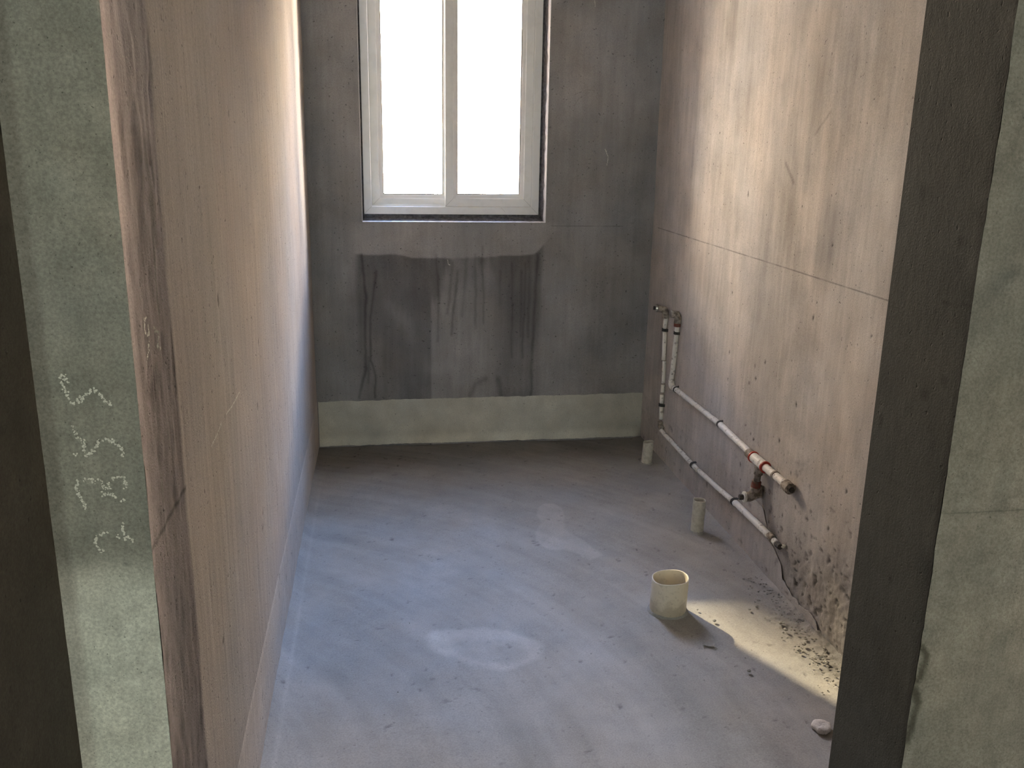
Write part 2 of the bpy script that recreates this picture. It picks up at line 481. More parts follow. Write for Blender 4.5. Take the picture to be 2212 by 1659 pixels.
# left wall, with the reveal of the doorway at its near end
LSP = [(1.625, 1.077), (2.051, .756), (2.037, .727), (2.03, .5), (2.014, .466), (1.443, .511), (3.381, 1.216), (2.139, .888), (1.9, 1.4), (2.7, 1.1), (2.5, .62), (2.2, .33), (2.9, .95), (3.1, .5), (2.75, .42), (3.3, .62)]
def left_fun(u, v):                      # u = y, v = z
    e = YF + .012 * fbm(v, v * 0, (4, 1), 3) + .015 * sstep(1.1, 1.7, v)
    rev = sstep(e + .006, e - .006, u)
    h = .0035 * fbm(u, v, (2.5, 2.5), 5) + .0008 * fbm(u, v, (60, 5), 6) - .0008 * rev
    pits = spots(u, v, LSP, .0035, 8, 1.6)
    h -= .003 * pits
    bl = fbm(u, v, (16, 5), 14)
    bl2 = fbm(u, v, (70, 9), 15)
    edge = sstep(YN + .035, YN + .01, u + .02 * bl)
    rough = rev * (.0022 * fbm(u, v, (60, 25), 16) + .003 * np.clip(bl, 0, 1) * sstep(.9, 1.4, v))
    h += rough
    tone = 1 + .06 * fbm(u, v, (1.5, 1.2), 17) + .05 * fbm(u, v, (30, 2), 18)
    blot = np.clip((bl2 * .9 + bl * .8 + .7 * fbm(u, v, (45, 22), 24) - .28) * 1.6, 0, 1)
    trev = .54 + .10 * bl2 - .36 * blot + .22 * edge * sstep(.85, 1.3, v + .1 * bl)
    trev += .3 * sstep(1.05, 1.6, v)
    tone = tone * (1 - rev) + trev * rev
    line = segd(u, v, [(1.02, .868), (1.262, .868)])
    tone *= 1 - .65 * np.clip(1.4 - line / .0016, 0, 1)
    cre = segd(u, v, [(YF + .004, 1.0), (YF - .002, 1.28)])
    tone *= 1 - .6 * np.clip(1.3 - cre / .0022, 0, 1) * sstep(-.3, .1, fbm(v, v * 0, (25, 1), 27))
    tone *= 1 - .85 * np.clip(pits * 1.5, 0, 1)
    tone = tone * (1 - .05 * sstep(2.3, 1.6, u))
    return h, (tone * (1 + .04 * fbm(u, v, (3, 1), 19)), tone * (1 - .01 * rev), tone * (1 + .08 * rev))
wl = grid('wall_left', axis(YN, D + .02, .006), axis(-.02, 2.0, .006) if False else np.concatenate([axis(-.02, 1.95, .006), [2.2, 2.5, CEIL]]),
          lambda u, v, h: (XL + h, u, v), left_fun, M_left,
          backbox=[((XL - .10, YN + .012, -.1), (XL - .02, D + .25, CEIL))])
tag(wl, kind='structure')

# right wall
RP = [(2.961, .86), (2.729, .653), (2.714, .614), (2.76, .586), (2.938, .55), (2.759, .438), (2.364, .886), (2.713, .421), (2.688, .41), (2.773, .29), (2.761, .237), (3.185, .173), (1.965, .576), (2.942, .65), (2.655, .684), (3.202, .327), (2.402, .4), (2.429, .25), (2.149, .332), (2.777, .078), (2.412, .613), (2.05, .9), (2.3, 1.1), (2.9, 1.2), (3.2, 1.4), (2.2, .42), (1.9, .35), (2.35, .31), (2.5, .47), (2.08, .47), (2.6, .33)]
SPL = [(2.306, .084), (2.239, .101), (2.206, .067), (2.135, .08), (2.131, .24), (2.242, .19), (2.169, .197), (2.101, .243), (2.039, .198), (2.015, .187), (2.328, .144), (2.345, .009), (2.134, .02), (2.031, .098), (2.19, .15), (2.07, .15), (1.98, .12), (1.95, .22)]
def right_fun(u, v):                     # u = y, v = z
    n1 = fbm(u, v, (2.2, 1.4), 101); n2 = fbm(u, v, (9, 2.2), 102); n3 = fbm(u, v, (26, 5), 103)
    h = .004 * n1 + .001 * n2 + .0006 * fbm(u, v, (40, 12), 104)
    tone = 1 + .13 * n1 + .13 * n2 + .07 * n3
    # darker vertical trowel smears in the upper half
    sm = np.clip(fbm(u, v, (11, 2.0), 105) - .12, 0, 1) * sstep(.7, 1.1, v) * sstep(3.6, 3.0, u)
    tone -= .45 * sm
    # sweeping arcs lower down
    r = np.hypot(u - 2.35, (v - .62)); tone += .05 * np.sin(r * 55 + 3 * n1) * sstep(.34, .2, r)
    pits = spots(u + .004 * fbm(u, v, (90, 90), 107), v + .004 * fbm(u, v, (90, 90), 108), RP, .0042, 108, 1.3)
    h -= .0015 * pits; tone *= 1 - .8 * pits
    sp = np.clip(fbm(u, v, (46, 60), 109, 3) - .30, 0, 1) * sstep(.62, .2, v + .10 * n2) * sstep(3.3, 2.0, u)
    h -= .010 * sp; tone *= 1 - np.clip(2.0 * sp, 0, .6)
    lowr = sstep(.30, .12, v + .06 * n2 + .35 * (u - 2.25)) * sstep(2.55, 2.3, u)
    big = spots(u + .022 * fbm(u, v, (45, 45), 110), v + .022 * fbm(u, v, (45, 45), 111), SPL, .0085, 112, .8)
    h -= lowr * (.0025 + .005 * np.clip(fbm(u, v, (38, 38), 113), -1, 1)) + .0045 * big
    tone *= 1 - .5 * big - .12 * lowr
    # brown damp zone around the pipe ends
    damp = sstep(.20, .0, segd(u, v, [(2.62, .20), (2.36, .10), (2.1, .16)]) + .05 * n2)
    tone *= 1 - .22 * damp
    pl_ = pencil(v, u, 1.0, 120, .0020, .55) * pencil(v, u, .455, 128, .001, .0)
    tone *= np.where(u < 3.86, pl_, 1) * (1 - .0 * u)
    for pts, wd, k in (([(2.635, 1.307), (2.57, 1.253)], .006, .38), ([(2.39, 1.448), (2.468, 1.389)], .004, .25)):
        tone *= 1 - k * np.exp(-(segd(u, v, pts) / wd) ** 2)
    tone *= 1 + .12 * np.exp(-(segd(u, v, [(3.075, .621), (3.094, .824), (3.082, .961)]) / .006) ** 2)
    tone *= 1 + .10 * np.exp(-(segd(u, v, [(2.53, 1.25), (2.40, 1.02), (2.33, .93)]) / .05) ** 2)
    return h, (tone * (1 + .03 * n1), tone, tone * (1 - .03 * n1))
wr = grid('wall_right', np.concatenate([axis(YF - .05, 2.6, .004)[:-1], axis(2.6, D + .02, .006)]), np.concatenate([axis(-.02, .5, .004)[:-1], axis(.5, 1.98, .006, .9968, 1.0, 1.0032), [2.2, 2.5, CEIL]]),
          lambda u, v, h: (XR - h, u, v), right_fun, M_right, flip=True,
          backbox=[((XR + .04, YF - .05, -.1), (XR + .2, D + .25, CEIL))])
tag(wr, kind='structure')

# back wall with the window opening
DR = [([(-.063, .873), (-.05, .695), (-.059, .476), (-.059, .364), (-.091, .232)], .006, .42), ([(-.005, .802), (-.032, .586), (-.036, .401), (-.016, .326), (-.022, .231)], .005, .42),
      ([(-.045, .42), (-.05, .30)], .005, .3),
      ([(.257, .873), (.267, .693), (.262, .486)], .005, .28), ([(.328, .837), (.306, .612)], .007, .25), ([(.35, .801), (.321, .515)], .006, .33), ([(.39, .86), (.37, .6)], .006, .2),
      ([(.429, .872), (.431, .543)], .006, .22), ([(.461, .908), (.468, .565)], .005, .28), ([(.538, .8), (.54, .654)], .006, .18), ([(.593, .836), (.6, .405)], .005, .25),
      ([(.634, .8), (.64, .503)], .006, .25), ([(.655, .836), (.649, .404)], .005, .25), ([(.706, .872), (.693, .464), (.691, .224)], .007, .38), ([(.67, .86), (.672, .5)], .008, .2),
      ([(.407, .231), (.433, .285), (.477, .307)], .013, .32), ([(.538, .306), (.554, .228)], .014, .34)]
def back_fun(u, v):                      # u = x, v = z
    n1 = fbm(u, v, (3, 2), 201); n2 = fbm(u, v, (14, 3), 202)
    h = .003 * n1 + .0008 * fbm(u, v, (30, 10), 203)
    tone = 1 + .16 * n1 + .07 * n2
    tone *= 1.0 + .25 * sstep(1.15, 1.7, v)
    # lighter band trowelled under the sill with a scalloped lower edge
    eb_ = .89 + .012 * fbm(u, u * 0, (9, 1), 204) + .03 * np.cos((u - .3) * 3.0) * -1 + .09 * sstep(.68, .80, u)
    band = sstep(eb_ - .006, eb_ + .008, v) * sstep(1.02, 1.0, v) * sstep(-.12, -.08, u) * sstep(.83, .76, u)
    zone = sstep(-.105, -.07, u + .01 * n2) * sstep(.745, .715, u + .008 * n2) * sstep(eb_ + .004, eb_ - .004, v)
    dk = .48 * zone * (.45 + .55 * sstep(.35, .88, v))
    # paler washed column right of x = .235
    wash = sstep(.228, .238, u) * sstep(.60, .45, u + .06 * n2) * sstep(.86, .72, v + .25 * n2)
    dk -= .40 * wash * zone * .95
    wash2 = np.exp(-(segd(u, v, [(.05, .66), (.13, .56), (.215, .36)]) / .035) ** 2)
    dk -= .16 * wash2
    leftw = np.exp(-((u + .18) / .05) ** 2) * sstep(.95, .3, v)
    tone = tone * (1 - dk + .12 * leftw) * (1 + .16 * band)
    tone *= 1 + .12 * zone * n2
    n4 = .005 * fbm(u, v, (12, 12), 207) + .003 * fbm(u, v, (50, 30), 208)
    for pts, wd, k in DR:
        tone *= 1 - k * np.exp(-(segd(u + n4, v, pts) / wd) ** 2) * (1.05 + .5 * np.clip(fbm(u, v, (9, 9), int(pts[0][0] * 1000) % 97 + 400), -.6, .5))
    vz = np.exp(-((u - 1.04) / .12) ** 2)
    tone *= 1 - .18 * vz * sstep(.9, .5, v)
    ln = pencil(v, u, .999, 210, .0022, .38)
    tone *= np.where((u > WR + .03) & (u < 1.09), ln, 1)
    return h * np.where((u > WL - .02) & (u < WR + .02) & (v > WB - .02), .0, 1), (tone * (1 + .02 * n1), tone, tone * (1 - .02 * n1))
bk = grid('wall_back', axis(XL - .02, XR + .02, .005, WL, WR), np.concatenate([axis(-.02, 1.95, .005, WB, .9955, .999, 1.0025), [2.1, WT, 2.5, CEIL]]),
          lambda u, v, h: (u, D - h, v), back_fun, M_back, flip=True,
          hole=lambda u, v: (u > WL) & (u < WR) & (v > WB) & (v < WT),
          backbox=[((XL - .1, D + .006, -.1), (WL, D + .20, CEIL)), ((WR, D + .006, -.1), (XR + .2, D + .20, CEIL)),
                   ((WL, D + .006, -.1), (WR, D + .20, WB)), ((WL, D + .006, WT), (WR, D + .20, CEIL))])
tag(bk, kind='structure')
# reveal lining closes the first millimetres of the opening and gives the pale trowelled arris
bm = bmesh.new()
rg = random.Random(3)
def wob_strip(p0, p1, inward, w0):
    n = 60; prev = None
    p0, p1, inward = Vector(p0), Vector(p1), Vector(inward)
    for i in range(n + 1):
        p = p0.lerp(p1, i / n); ww = w0 * (1 + rg.uniform(-.35, .35))
        a = bm.verts.new(p + Vector((0, -.0015, 0)) - inward * .0012)
        b = bm.verts.new(p + inward * .0015 + Vector((0, .000, 0)))
        c = bm.verts.new(p + inward * .001 + Vector((0, ww, 0)))
        if prev:
            bm.faces.new((prev[0], a, b, prev[1])); bm.faces.new((prev[1], b, c, prev[2]))
        prev = (a, b, c)
wob_strip((WL, D, WB), (WR, D, WB), (0, 0, 1), .035)
wob_strip((WR, D, WB), (WR, D, WT), (-1, 0, 0), .045)
wob_strip((WL, D, WB), (WL, D, WT), (1, 0, 0), .02)
ar = bm_obj('trim_1', bm, M_arris); tag(ar, kind='structure')

# cement upstands ("baseboards") at the foot of the three walls
def kerb_back(u, v):
    h = .0035 + .0012 * fbm(u, v, (6, 6), 301) + .0008 * fbm(u, v, (30, 30), 302)
    tone = 1 + .12 * fbm(u, v, (5, 5), 303) + .08 * fbm(u, v, (14, 8), 304)
    tone *= 1 - .25 * sstep(.85, 1.2, u) - .10 * np.exp(-((u + .04) / .04) ** 2)
    tone *= 1 + .22 * sstep(.06, .02, v)
    return h, (tone, tone, tone)
def edge_top(u, seed, amp=.0022):
    return amp * fbm(u, u * 0, (22, 1), seed)
kb = grid('baseboard_back', axis(XL + .006, XR - .004, .006), axis(0, 1, .04),
          lambda u, v, h: (u, D - h, (.008 + .010 * sstep(.9, -.25, u) * 0 + .004 * fbm(u, u * 0, (25, 1), 309)) + v * (HP - .002 + .008 * u * .4 + edge_top(u, 305) - .008)),
          lambda u, v: kerb_back(u, v * HP), M_kerb, flip=True)
tag(kb, kind='structure')
def kerb_left(u, v):
    z = v * HP
    h = .0035 * fbm(u, z, (2.5, 2.5), 5) + .0016 * sstep(1.02, .95, v)
    pits = np.clip(fbm(u, z, (40, 60), 312, 2) - .55, 0, 1)
    tone = 1.16 + .08 * fbm(u, z, (5, 6), 313) + .06 * fbm(u, z, (20, 30), 314)
    h = h - .006 * pits; tone -= 1.5 * pits
    return h, (tone, tone, tone)
kl = grid('baseboard_left', axis(YF + .01, D - .004, .007), axis(0, 1, .035),
          lambda u, v, h: (XL + h, u, .0 + v * (HP + edge_top(u, 315))), kerb_left, M_left)
tag(kl, kind='structure')
UPR = [(2.56, .232), (2.50, .14), (2.444, .124), (2.399, .1), (2.38, .055), (2.301, .037), (2.175, .050), (2.113, .004)]
def kr_top(u):
    y = np.array([2.113, 2.175, 2.301, 2.38, 2.399, 2.444, 2.50, 2.56, 4.0]); z = np.array([.004, .050, .037, .055, .10, .124, .14, HP, HP])
    return np.interp(u, y, z) + .012 * fbm(u, u * 0, (38, 1), 325) * sstep(2.9, 2.5, u) + edge_top(u, 326)
def kerb_right(u, v):
    z = v * kr_top(u)
    h = .0012 + .004 * fbm(u, z, (2.2, 1.4), 101) + .0008 * fbm(u, z, (40, 40), 322)
    pits = np.clip(fbm(u, z, (34, 44), 323, 2) - .5, 0, 1)
    tone = .97 + .07 * fbm(u, z, (5, 6), 324) + .06 * fbm(u, z, (24, 30), 327) - 1.3 * pits
    return h - .008 * pits, (tone, tone, tone)
kr = grid('baseboard_right', axis(2.113, D - .004, .006), axis(0, 1, .035),
          lambda u, v, h: (XR - .002 - h * sstep(1.03, .97, v), u, v * kr_top(u)), kerb_right, M_right, flip=True)
tag(kr, kind='structure')

# front partition with the doorway: facing side towards the hall
def front_fun(u, v):
    n = fbm(u, v, (6, 4), 401)
    tone = 1 + .12 * n + .06 * fbm(u, v, (40, 14), 402)
    left = u < 0
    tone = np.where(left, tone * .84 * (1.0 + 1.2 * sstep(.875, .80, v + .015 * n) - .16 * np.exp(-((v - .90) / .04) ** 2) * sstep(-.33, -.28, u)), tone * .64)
    brown = sstep(XH + .022, XH + .012, u + .004 * fbm(u, v, (8, 8), 403)) * left
    tone *= 1 - .28 * brown
    smg = np.exp(-(segd(u, v, [(-.311, .852), (-.300, .854)]) / .0014) ** 2) * .5
    tone *= 1 - smg * left
    for zz in (.868,):
        tone *= np.where(u > XJ, pencil(v, u, zz + .0, 405, .0012, .42), 1)
    st = np.minimum(segd(u, v, [(.768, .66), (.781, .645), (.777, .61), (.769, .60)]), segd(u, v, [(.768, .59), (.780, .565), (.776, .53), (.770, .50)]))
    st = sstep(.008, .003, st + .003 * fbm(u, v, (60, 60), 406))
    tone *= 1 - .62 * st
    h = .0022 * n + .0008 * fbm(u, v, (40, 40), 407)
    return h, (tone * (1 + .03 * brown), tone, tone * (1 - .08 * st))
def edge_wob(u, v):
    # ragged arrises of the doorway
    e = .0016 * fbm(v, v * 0, (14, 1), 409) + .0010 * fbm(v, v * 0, (60, 1), 410)
    return np.where(np.abs(u - XJ) < 1e-4, e, 0)
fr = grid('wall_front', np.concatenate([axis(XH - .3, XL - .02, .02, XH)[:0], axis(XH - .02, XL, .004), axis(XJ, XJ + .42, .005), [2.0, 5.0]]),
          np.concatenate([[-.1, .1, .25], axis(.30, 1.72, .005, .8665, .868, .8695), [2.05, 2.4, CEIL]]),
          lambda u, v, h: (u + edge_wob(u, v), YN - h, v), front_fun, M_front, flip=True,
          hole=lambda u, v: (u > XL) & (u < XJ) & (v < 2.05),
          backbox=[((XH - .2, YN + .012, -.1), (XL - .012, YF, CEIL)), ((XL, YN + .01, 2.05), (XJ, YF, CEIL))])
tag(fr, kind='structure')
# right jamb of the doorway, dark bare cement
def jamb_fun(u, v):
    n = fbm(u, v, (8, 6), 421)
    tone = 1 + .14 * n + .1 * fbm(u, v, (30, 30), 422)
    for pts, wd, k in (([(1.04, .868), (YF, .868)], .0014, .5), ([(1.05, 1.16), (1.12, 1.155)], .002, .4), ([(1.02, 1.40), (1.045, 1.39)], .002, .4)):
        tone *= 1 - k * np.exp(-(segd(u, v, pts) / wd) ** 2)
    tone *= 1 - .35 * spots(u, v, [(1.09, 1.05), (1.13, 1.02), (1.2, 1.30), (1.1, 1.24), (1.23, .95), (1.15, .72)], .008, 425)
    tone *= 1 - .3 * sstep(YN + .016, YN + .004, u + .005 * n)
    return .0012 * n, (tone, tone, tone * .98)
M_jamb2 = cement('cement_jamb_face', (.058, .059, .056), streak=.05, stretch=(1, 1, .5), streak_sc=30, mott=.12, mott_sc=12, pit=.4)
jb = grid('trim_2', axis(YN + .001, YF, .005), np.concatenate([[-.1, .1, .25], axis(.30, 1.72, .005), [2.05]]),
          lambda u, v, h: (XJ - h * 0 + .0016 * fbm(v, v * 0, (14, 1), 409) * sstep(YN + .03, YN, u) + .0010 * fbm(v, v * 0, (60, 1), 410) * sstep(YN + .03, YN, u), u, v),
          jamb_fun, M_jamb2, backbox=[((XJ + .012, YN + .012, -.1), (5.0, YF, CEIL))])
tag(jb, kind='structure')

# hall behind the camera
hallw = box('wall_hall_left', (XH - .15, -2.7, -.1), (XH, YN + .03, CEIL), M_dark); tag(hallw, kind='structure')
bm = bmesh.new()
add_box(bm, (XH - .15, -2.85, -.1), (5.0, -2.7, CEIL))
hw = bm_obj('wall_hall_rear', bm, M_hall); tag(hw, kind='structure')
o = box('wall_hall_right', (4.85, -2.7, -.1), (5.0, YN, CEIL), M_hall); tag(o, kind='structure')
o = box('floor_hall', (XH - .15, -2.85, -.2), (5.0, YF - .395, -.002), M_hall); tag(o, kind='structure')
o = box('ceiling', (XH - .2, -2.85, CEIL), (5.0, D + .25, CEIL + .15), M_ceil); tag(o, kind='structure')

# outside: unseen boxes added to limit sun and sky light, and the ground
o = box('sun_blocker_top', (-3.2, 6.0, 2.85), (-.55, 6.12, 4.4), M_out); tag(o, kind='structure')  # added to stop the sun from climbing the right wall
o = box('sky_blocker_left', (-4.5, 4.2, -7), (-.62, 5.2, 4.1), M_out); tag(o, kind='structure')  # added to keep low warm sky off the right wall
o = box('sky_blocker_right', (1.5, 4.2, -7), (5, 5.1, 3.6), M_out); tag(o, kind='structure')  # added to cut grazing sky light on the left wall
o = box('sky_blocker_far', (2.7, 14, -7), (9, 20, 5.8), M_out); tag(o, kind='structure')  # added to dim the low sky seen by the left wall
XT = 1.03 - SUN_SL * (14 - 2.35)
o = box('sun_blocker_edge', (XT, 14, -7), (XT + 1.5, 17, 14), M_out); tag(o, kind='structure')  # added to give the sun strip its soft right edge
o = box('ground', (-60, 4.5, -7.2), (60, 60, -7), M_out); tag(o, kind='structure')

# ------------------------------------------------------------------ window
win = empty('window_1', (0, 0, 0)); tag(win, kind='structure')
def ring(bm, x0, x1, z0, z1, prof):
    """prof: (inset, y) closed loop swept with mitred corners"""
    cs = []
    for ins, y in prof:
        cs.append([bm.verts.new(p) for p in ((x0 + ins, y, z0 + ins), (x1 - ins, y, z0 + ins), (x1 - ins, y, z1 - ins), (x0 + ins, y, z1 - ins))])
    n = len(cs)
    for j in range(n):
        A, B = cs[j], cs[(j + 1) % n]
        for i in range(4):
            bm.faces.new((A[i], A[(i + 1) % 4], B[(i + 1) % 4], B[i]))
FX0, FX1, FZ0, FZ1 = -.0495, .7235, 1.039, 2.335
bm = bmesh.new()
ring(bm, FX0, FX1, FZ0, FZ1, [(0, FY), (.031, FY), (.0335, FY + .0025), (.0335, FY + .018), (.030, FY + .018), (.030, FY + .034), (.0335, FY + .034), (.0335, FY + .058), (.030, FY + .058), (.030, FY + .078), (0, FY + .078)])
frame = bm_obj('window_frame', bm, M_pvc, win)
def sash(x0, x1, z0, z1, y, ws, beadi):
    bm = bmesh.new()
    ring(bm, x0, x1, z0, z1, [(0, y + .002), (.002, y), (ws - .020, y), (ws - .017, y + .003), (ws - .003, y + .008), (ws, y + .011), (ws, y + .030), (0, y + .030)])
    s = bm_obj('sash', bm, M_pvc, win)
    bm = bmesh.new()
    ring(bm, x0, x1, z0, z1, [(ws - .001, y + .0095), (ws + .0018, y + .0115), (ws + .0018, y + .0155), (ws - .001, y + .0155)])
    bm_obj('glazing_gasket', bm, M_clip, s)
    bm = bmesh.new(); add_box(bm, (x0 + ws - .004, y + .0150, z0 + ws - .004), (x1 - ws + .004, y + .0190, z1 - ws + .004))
    bm_obj('glass_pane', bm, m_glass, s)
    # mitre seams
    bm = bmesh.new()
    for cx, cz, sx_, sz in ((x0, z0, 1, 1), (x1, z0, -1, 1)):
        a = Vector((cx + sx_ * .002, y - .0004, cz + sz * .002)); b = Vector((cx + sx_ * (ws - .019), y - .0004, cz + sz * (ws - .019)))
        t = Vector((sx_, 0, -sz)).normalized() * .0005
        bm.faces.new([bm.verts.new(p) for p in (a - t, a + t, b + t, b - t)])
    bm_obj('mitre_seam', bm, M_seam, s)
    return s
# right sash on the inner track, left sash on the outer one
sash(.3055, .6905, 1.073, 2.302, FY + .004, .0540, 1)
sash(-.0170, .3500, 1.070, 2.302, FY + .040, .0530, 1)
bm = bmesh.new()
for cx, sx_ in ((FX0, 1), (FX1, -1)):
    a = Vector((cx + sx_ * .001, FY - .0004, FZ0 + .001)); b = Vector((cx + sx_ * .0325, FY - .0004, FZ0 + .0325))
    t = Vector((sx_, 0, -1)).normalized() * .0005
    bm.faces.new([bm.verts.new(p) for p in (a - t, a + t, b + t, b - t)])
a = Vector((.553, FY - .0004, FZ0 + .0315)); b = Vector((.572, FY - .0004, FZ0 + .012))
bm.faces.new([bm.verts.new(p) for p in (a, a + Vector((.001, 0, 0)), b + Vector((.001, 0, 0)), b)])
bm_obj('mitre_seam', bm, M_seam, frame)
# running rail of the inner track in front of the left sash
bm = bmesh.new(); add_box(bm, (-.0155, FY + .020, 1.0685), (.3050, FY + .023, 1.080))
add_box(bm, (-.0155, FY + .006, 1.0685), (.008, FY + .018, 1.0745))
bm_obj('track_rail', bm, M_pvc, frame)
# rough mortar joint between frame and opening
bm = bmesh.new()
rg = random.Random(9)
def joint(p0, p1, wv, n=90):
    prev = None
    p0, p1, wv = Vector(p0), Vector(p1), Vector(wv)
    for i in range(n + 1):
        p = p0.lerp(p1, i / n)
        k = [Vector((0, FY - .040, 0)), Vector((0, FY - .004 + rg.uniform(-.004, .004), 0)) + wv * rg.uniform(.30, .45), Vector((0, FY + .006, 0)) + wv * rg.uniform(.55, .7), Vector((0, FY + .010, 0)) + wv * 1.15, Vector((0, FY + .07, 0)) + wv * 1.15]
        a = [bm.verts.new(p + q) for q in k]
        if prev:
            for j in range(len(a) - 1): bm.faces.new((prev[j], a[j], a[j + 1], prev[j + 1]))
        prev = a
joint((WL - .002, 0, WB - .001), (WR + .002, 0, WB - .001), (0, 0, .0265))
joint((WL - .001, 0, WB), (WL - .001, 0, WT), (.0085, 0, 0))
joint((WR + .001, 0, WB), (WR + .001, 0, WT), (-.0155, 0, 0))
joint((WL, 0, WT), (WR, 0, WT), (0, 0, -.025))
bm_obj('mortar_joint', bm, M_joint, win)

# ------------------------------------------------------------------ drain pipe stubs in the floor
def stub(name, x, y, r, h, th, label, seed, tilt=(0, 0), group=None, uneven=.002, sink=.01, mat=None):
    rg = random.Random(seed)
    root = empty(name, (x, y, 0))
    mat = mat or M_drain
    n = 56; rows = 18
    bm = bmesh.new()
    rm = [uneven * math.sin(2 * math.pi * i / n + seed) + uneven * .5 * math.sin(3 * 2 * math.pi * i / n) + rg.uniform(-.0004, .0004) for i in range(n)]
    def vert(rr, i, t):
        z = -sink + t * (h + rm[i] + sink)
        a = 2 * math.pi * i / n
        return bm.verts.new((x + rr * math.cos(a) + tilt[0] * max(z, 0), y + rr * math.sin(a) + tilt[1] * max(z, 0), z))
    out_ = [[vert(r, i, k / rows) for i in range(n)] for k in range(rows + 1)]
    lip = [vert(r - .0006, i, 1.006) for i in range(n)]
    lip2 = [vert(r - th + .0006, i, 1.006) for i in range(n)]
    inn = [[vert(r - th, i, 1 - k / rows) for i in range(n)] for k in range(rows + 1)]
    rings = out_ + [lip, lip2] + inn
    for A, B in zip(rings, rings[1:]):
        for i in range(n): bm.faces.new((A[i], A[(i + 1) % n], B[(i + 1) % n], B[i]))
    wall = bm_obj('pipe_wall', bm, mat, root, True)
    # plug of debris inside
    bm = bmesh.new()
    add_lathe(bm, [(0.0001, .004), (r * .5, .005), (r - th * .8, .002)], Matrix.Translation((x, y, 0)), 24)
    bm_obj('debris_plug', bm, M_dark, root)
    # collar of floor mortar squeezed around the foot
    bm = bmesh.new()
    prev = None; first = None
    for i in range(n):
        a = 2 * math.pi * i / n
        wd = .006 * (1 + .6 * math.sin(2 * a + seed) + rg.uniform(-.2, .2)); hh = .004 * (1 + rg.uniform(-.4, .4))
        q = [bm.verts.new((x + (r - .0003) * math.cos(a), y + (r - .0003) * math.sin(a), hh + .003)),
             bm.verts.new((x + (r + wd * .5) * math.cos(a), y + (r + wd * .5) * math.sin(a), hh * .6 + .002)),
             bm.verts.new((x + (r + wd) * math.cos(a), y + (r + wd) * math.sin(a), -.006))]
        if prev:
            for j in range(2): bm.faces.new((prev[j], prev[j + 1], q[j + 1], q[j]))
        else: first = q
        prev = q
    for j in range(2): bm.faces.new((prev[j], prev[j + 1], first[j + 1], first[j]))
    bm_obj('mortar_collar', bm, M_collar, root, True)
    tag(root, label, 'pipe', group)
    return root
M_collar = cement('collar_mortar', (.34, .33, .31), tone=False, streak=.05, stretch=(1, 1, 1), mott=.1)
M_drain2 = plain('drain_pvc_dusty', (.60, .57, .50), .6, .3, grime=.4, gsc=60, gcol=(.26, .24, .2), sss=.15, sr_=(.005,), lo=.45, hi=.65)
big = stub('drain_pipe', .8445, 2.334, .0545, .108, .0032, 'wide short ivory plastic drain pipe stub open at the top beside the streak of sunlight', 2, (.02, 0), uneven=.003)
stub('drain_pipe', 1.128, 2.868, .0228, .124, .0026, 'narrow upright cream drain pipe stub below the long water pipe, halfway along the right wall', 5, (.01, 0), mat=M_drain2)
stub('drain_pipe', 1.152, 3.583, .0225, .100, .0026, 'narrow grimy drain pipe stub in the dark far right corner by the back wall', 8, (.05, 0), mat=M_drain2)

# ------------------------------------------------------------------ water pipes on the right wall
XP = XR - .010
rg = random.Random(21)
def seg(bm_name, y0, z0, y1, z1, parent, r=.0105, mat=None, x=XP, xe=None, steps=None):
    L = math.hypot(y1 - y0, z1 - z0); n = steps or max(3, int(L / .02))
    bm = bmesh.new()
    xe = x if xe is None else xe
    pts = [(x + (xe - x) * i / n + rg.uniform(-.0006, .0006), y0 + (y1 - y0) * i / n + rg.uniform(-.0008, .0008), z0 + (z1 - z0) * i / n + rg.uniform(-.0010, .0010)) for i in range(n + 1)]
    add_tube(bm, pts, r, 14, .03, rg)
    return bm_obj(bm_name, bm, mat or M_ppr, parent, True)
def elbow(name, y, z, d0, d1, parent, r=.014, mat=None, x=XP):
    bm = bmesh.new()
    pts = []
    for i in range(9):
        t = i / 8
        p = Vector((x, y, z)) + (1 - t) ** 2 * Vector(d0) * .022 + t ** 2 * Vector(d1) * .022
        pts.append(p)
    add_tube(bm, pts, r, 14, .05, rg)
    return bm_obj(name, bm, mat or M_ppr, parent, True)
def clip(y, z, d, parent, x=XP):
    """saddle clip: a strap over the pipe with two feet on the wall"""
    d = Vector((0, d[0], d[1])).normalized(); nrm = Vector((0, -d.z, d.y))
    bm = bmesh.new(); prof = []
    prof.append((.021, XR + .001)); prof.append((.0135, XR - .001))
    for i in range(9):
        a = math.pi * i / 8
        prof.append((.0125 * math.cos(a), x - .0125 * math.sin(a)))
    prof.append((-.0135, XR - .001)); prof.append((-.021, XR + .001))
    A = []; 
    for s in (-.006, .006):
        A.append([bm.verts.new(Vector((px, y, z)) + nrm * o_ + d * s) for o_, px in prof])
        A.append([bm.verts.new(Vector((px + .002, y, z)) + nrm * (o_ * .88) + d * s) for o_, px in prof])
    for i in range(len(prof) - 1):
        for P_, Q_ in ((0, 2), (2, 3), (3, 1), (1, 0)):
            bm.faces.new((A[P_][i], A[P_][i + 1], A[Q_][i + 1], A[Q_][i]))
    return bm_obj('pipe_clip', bm, M_clip, parent)
def blob(name, loc, sc, mat, parent, seed, sub=2, amp=.25):
    bm = bmesh.new(); bmesh.ops.create_icosphere(bm, subdivisions=sub, radius=1)
    q = random.Random(seed)
    for v in bm.verts:
        k = 1 + q.uniform(-amp, amp)
        v.co = Vector((v.co.x * sc[0] * k + loc[0], v.co.y * sc[1] * k + loc[1], v.co.z * sc[2] * k + loc[2]))
    return bm_obj(name, bm, mat, parent, sub > 2)
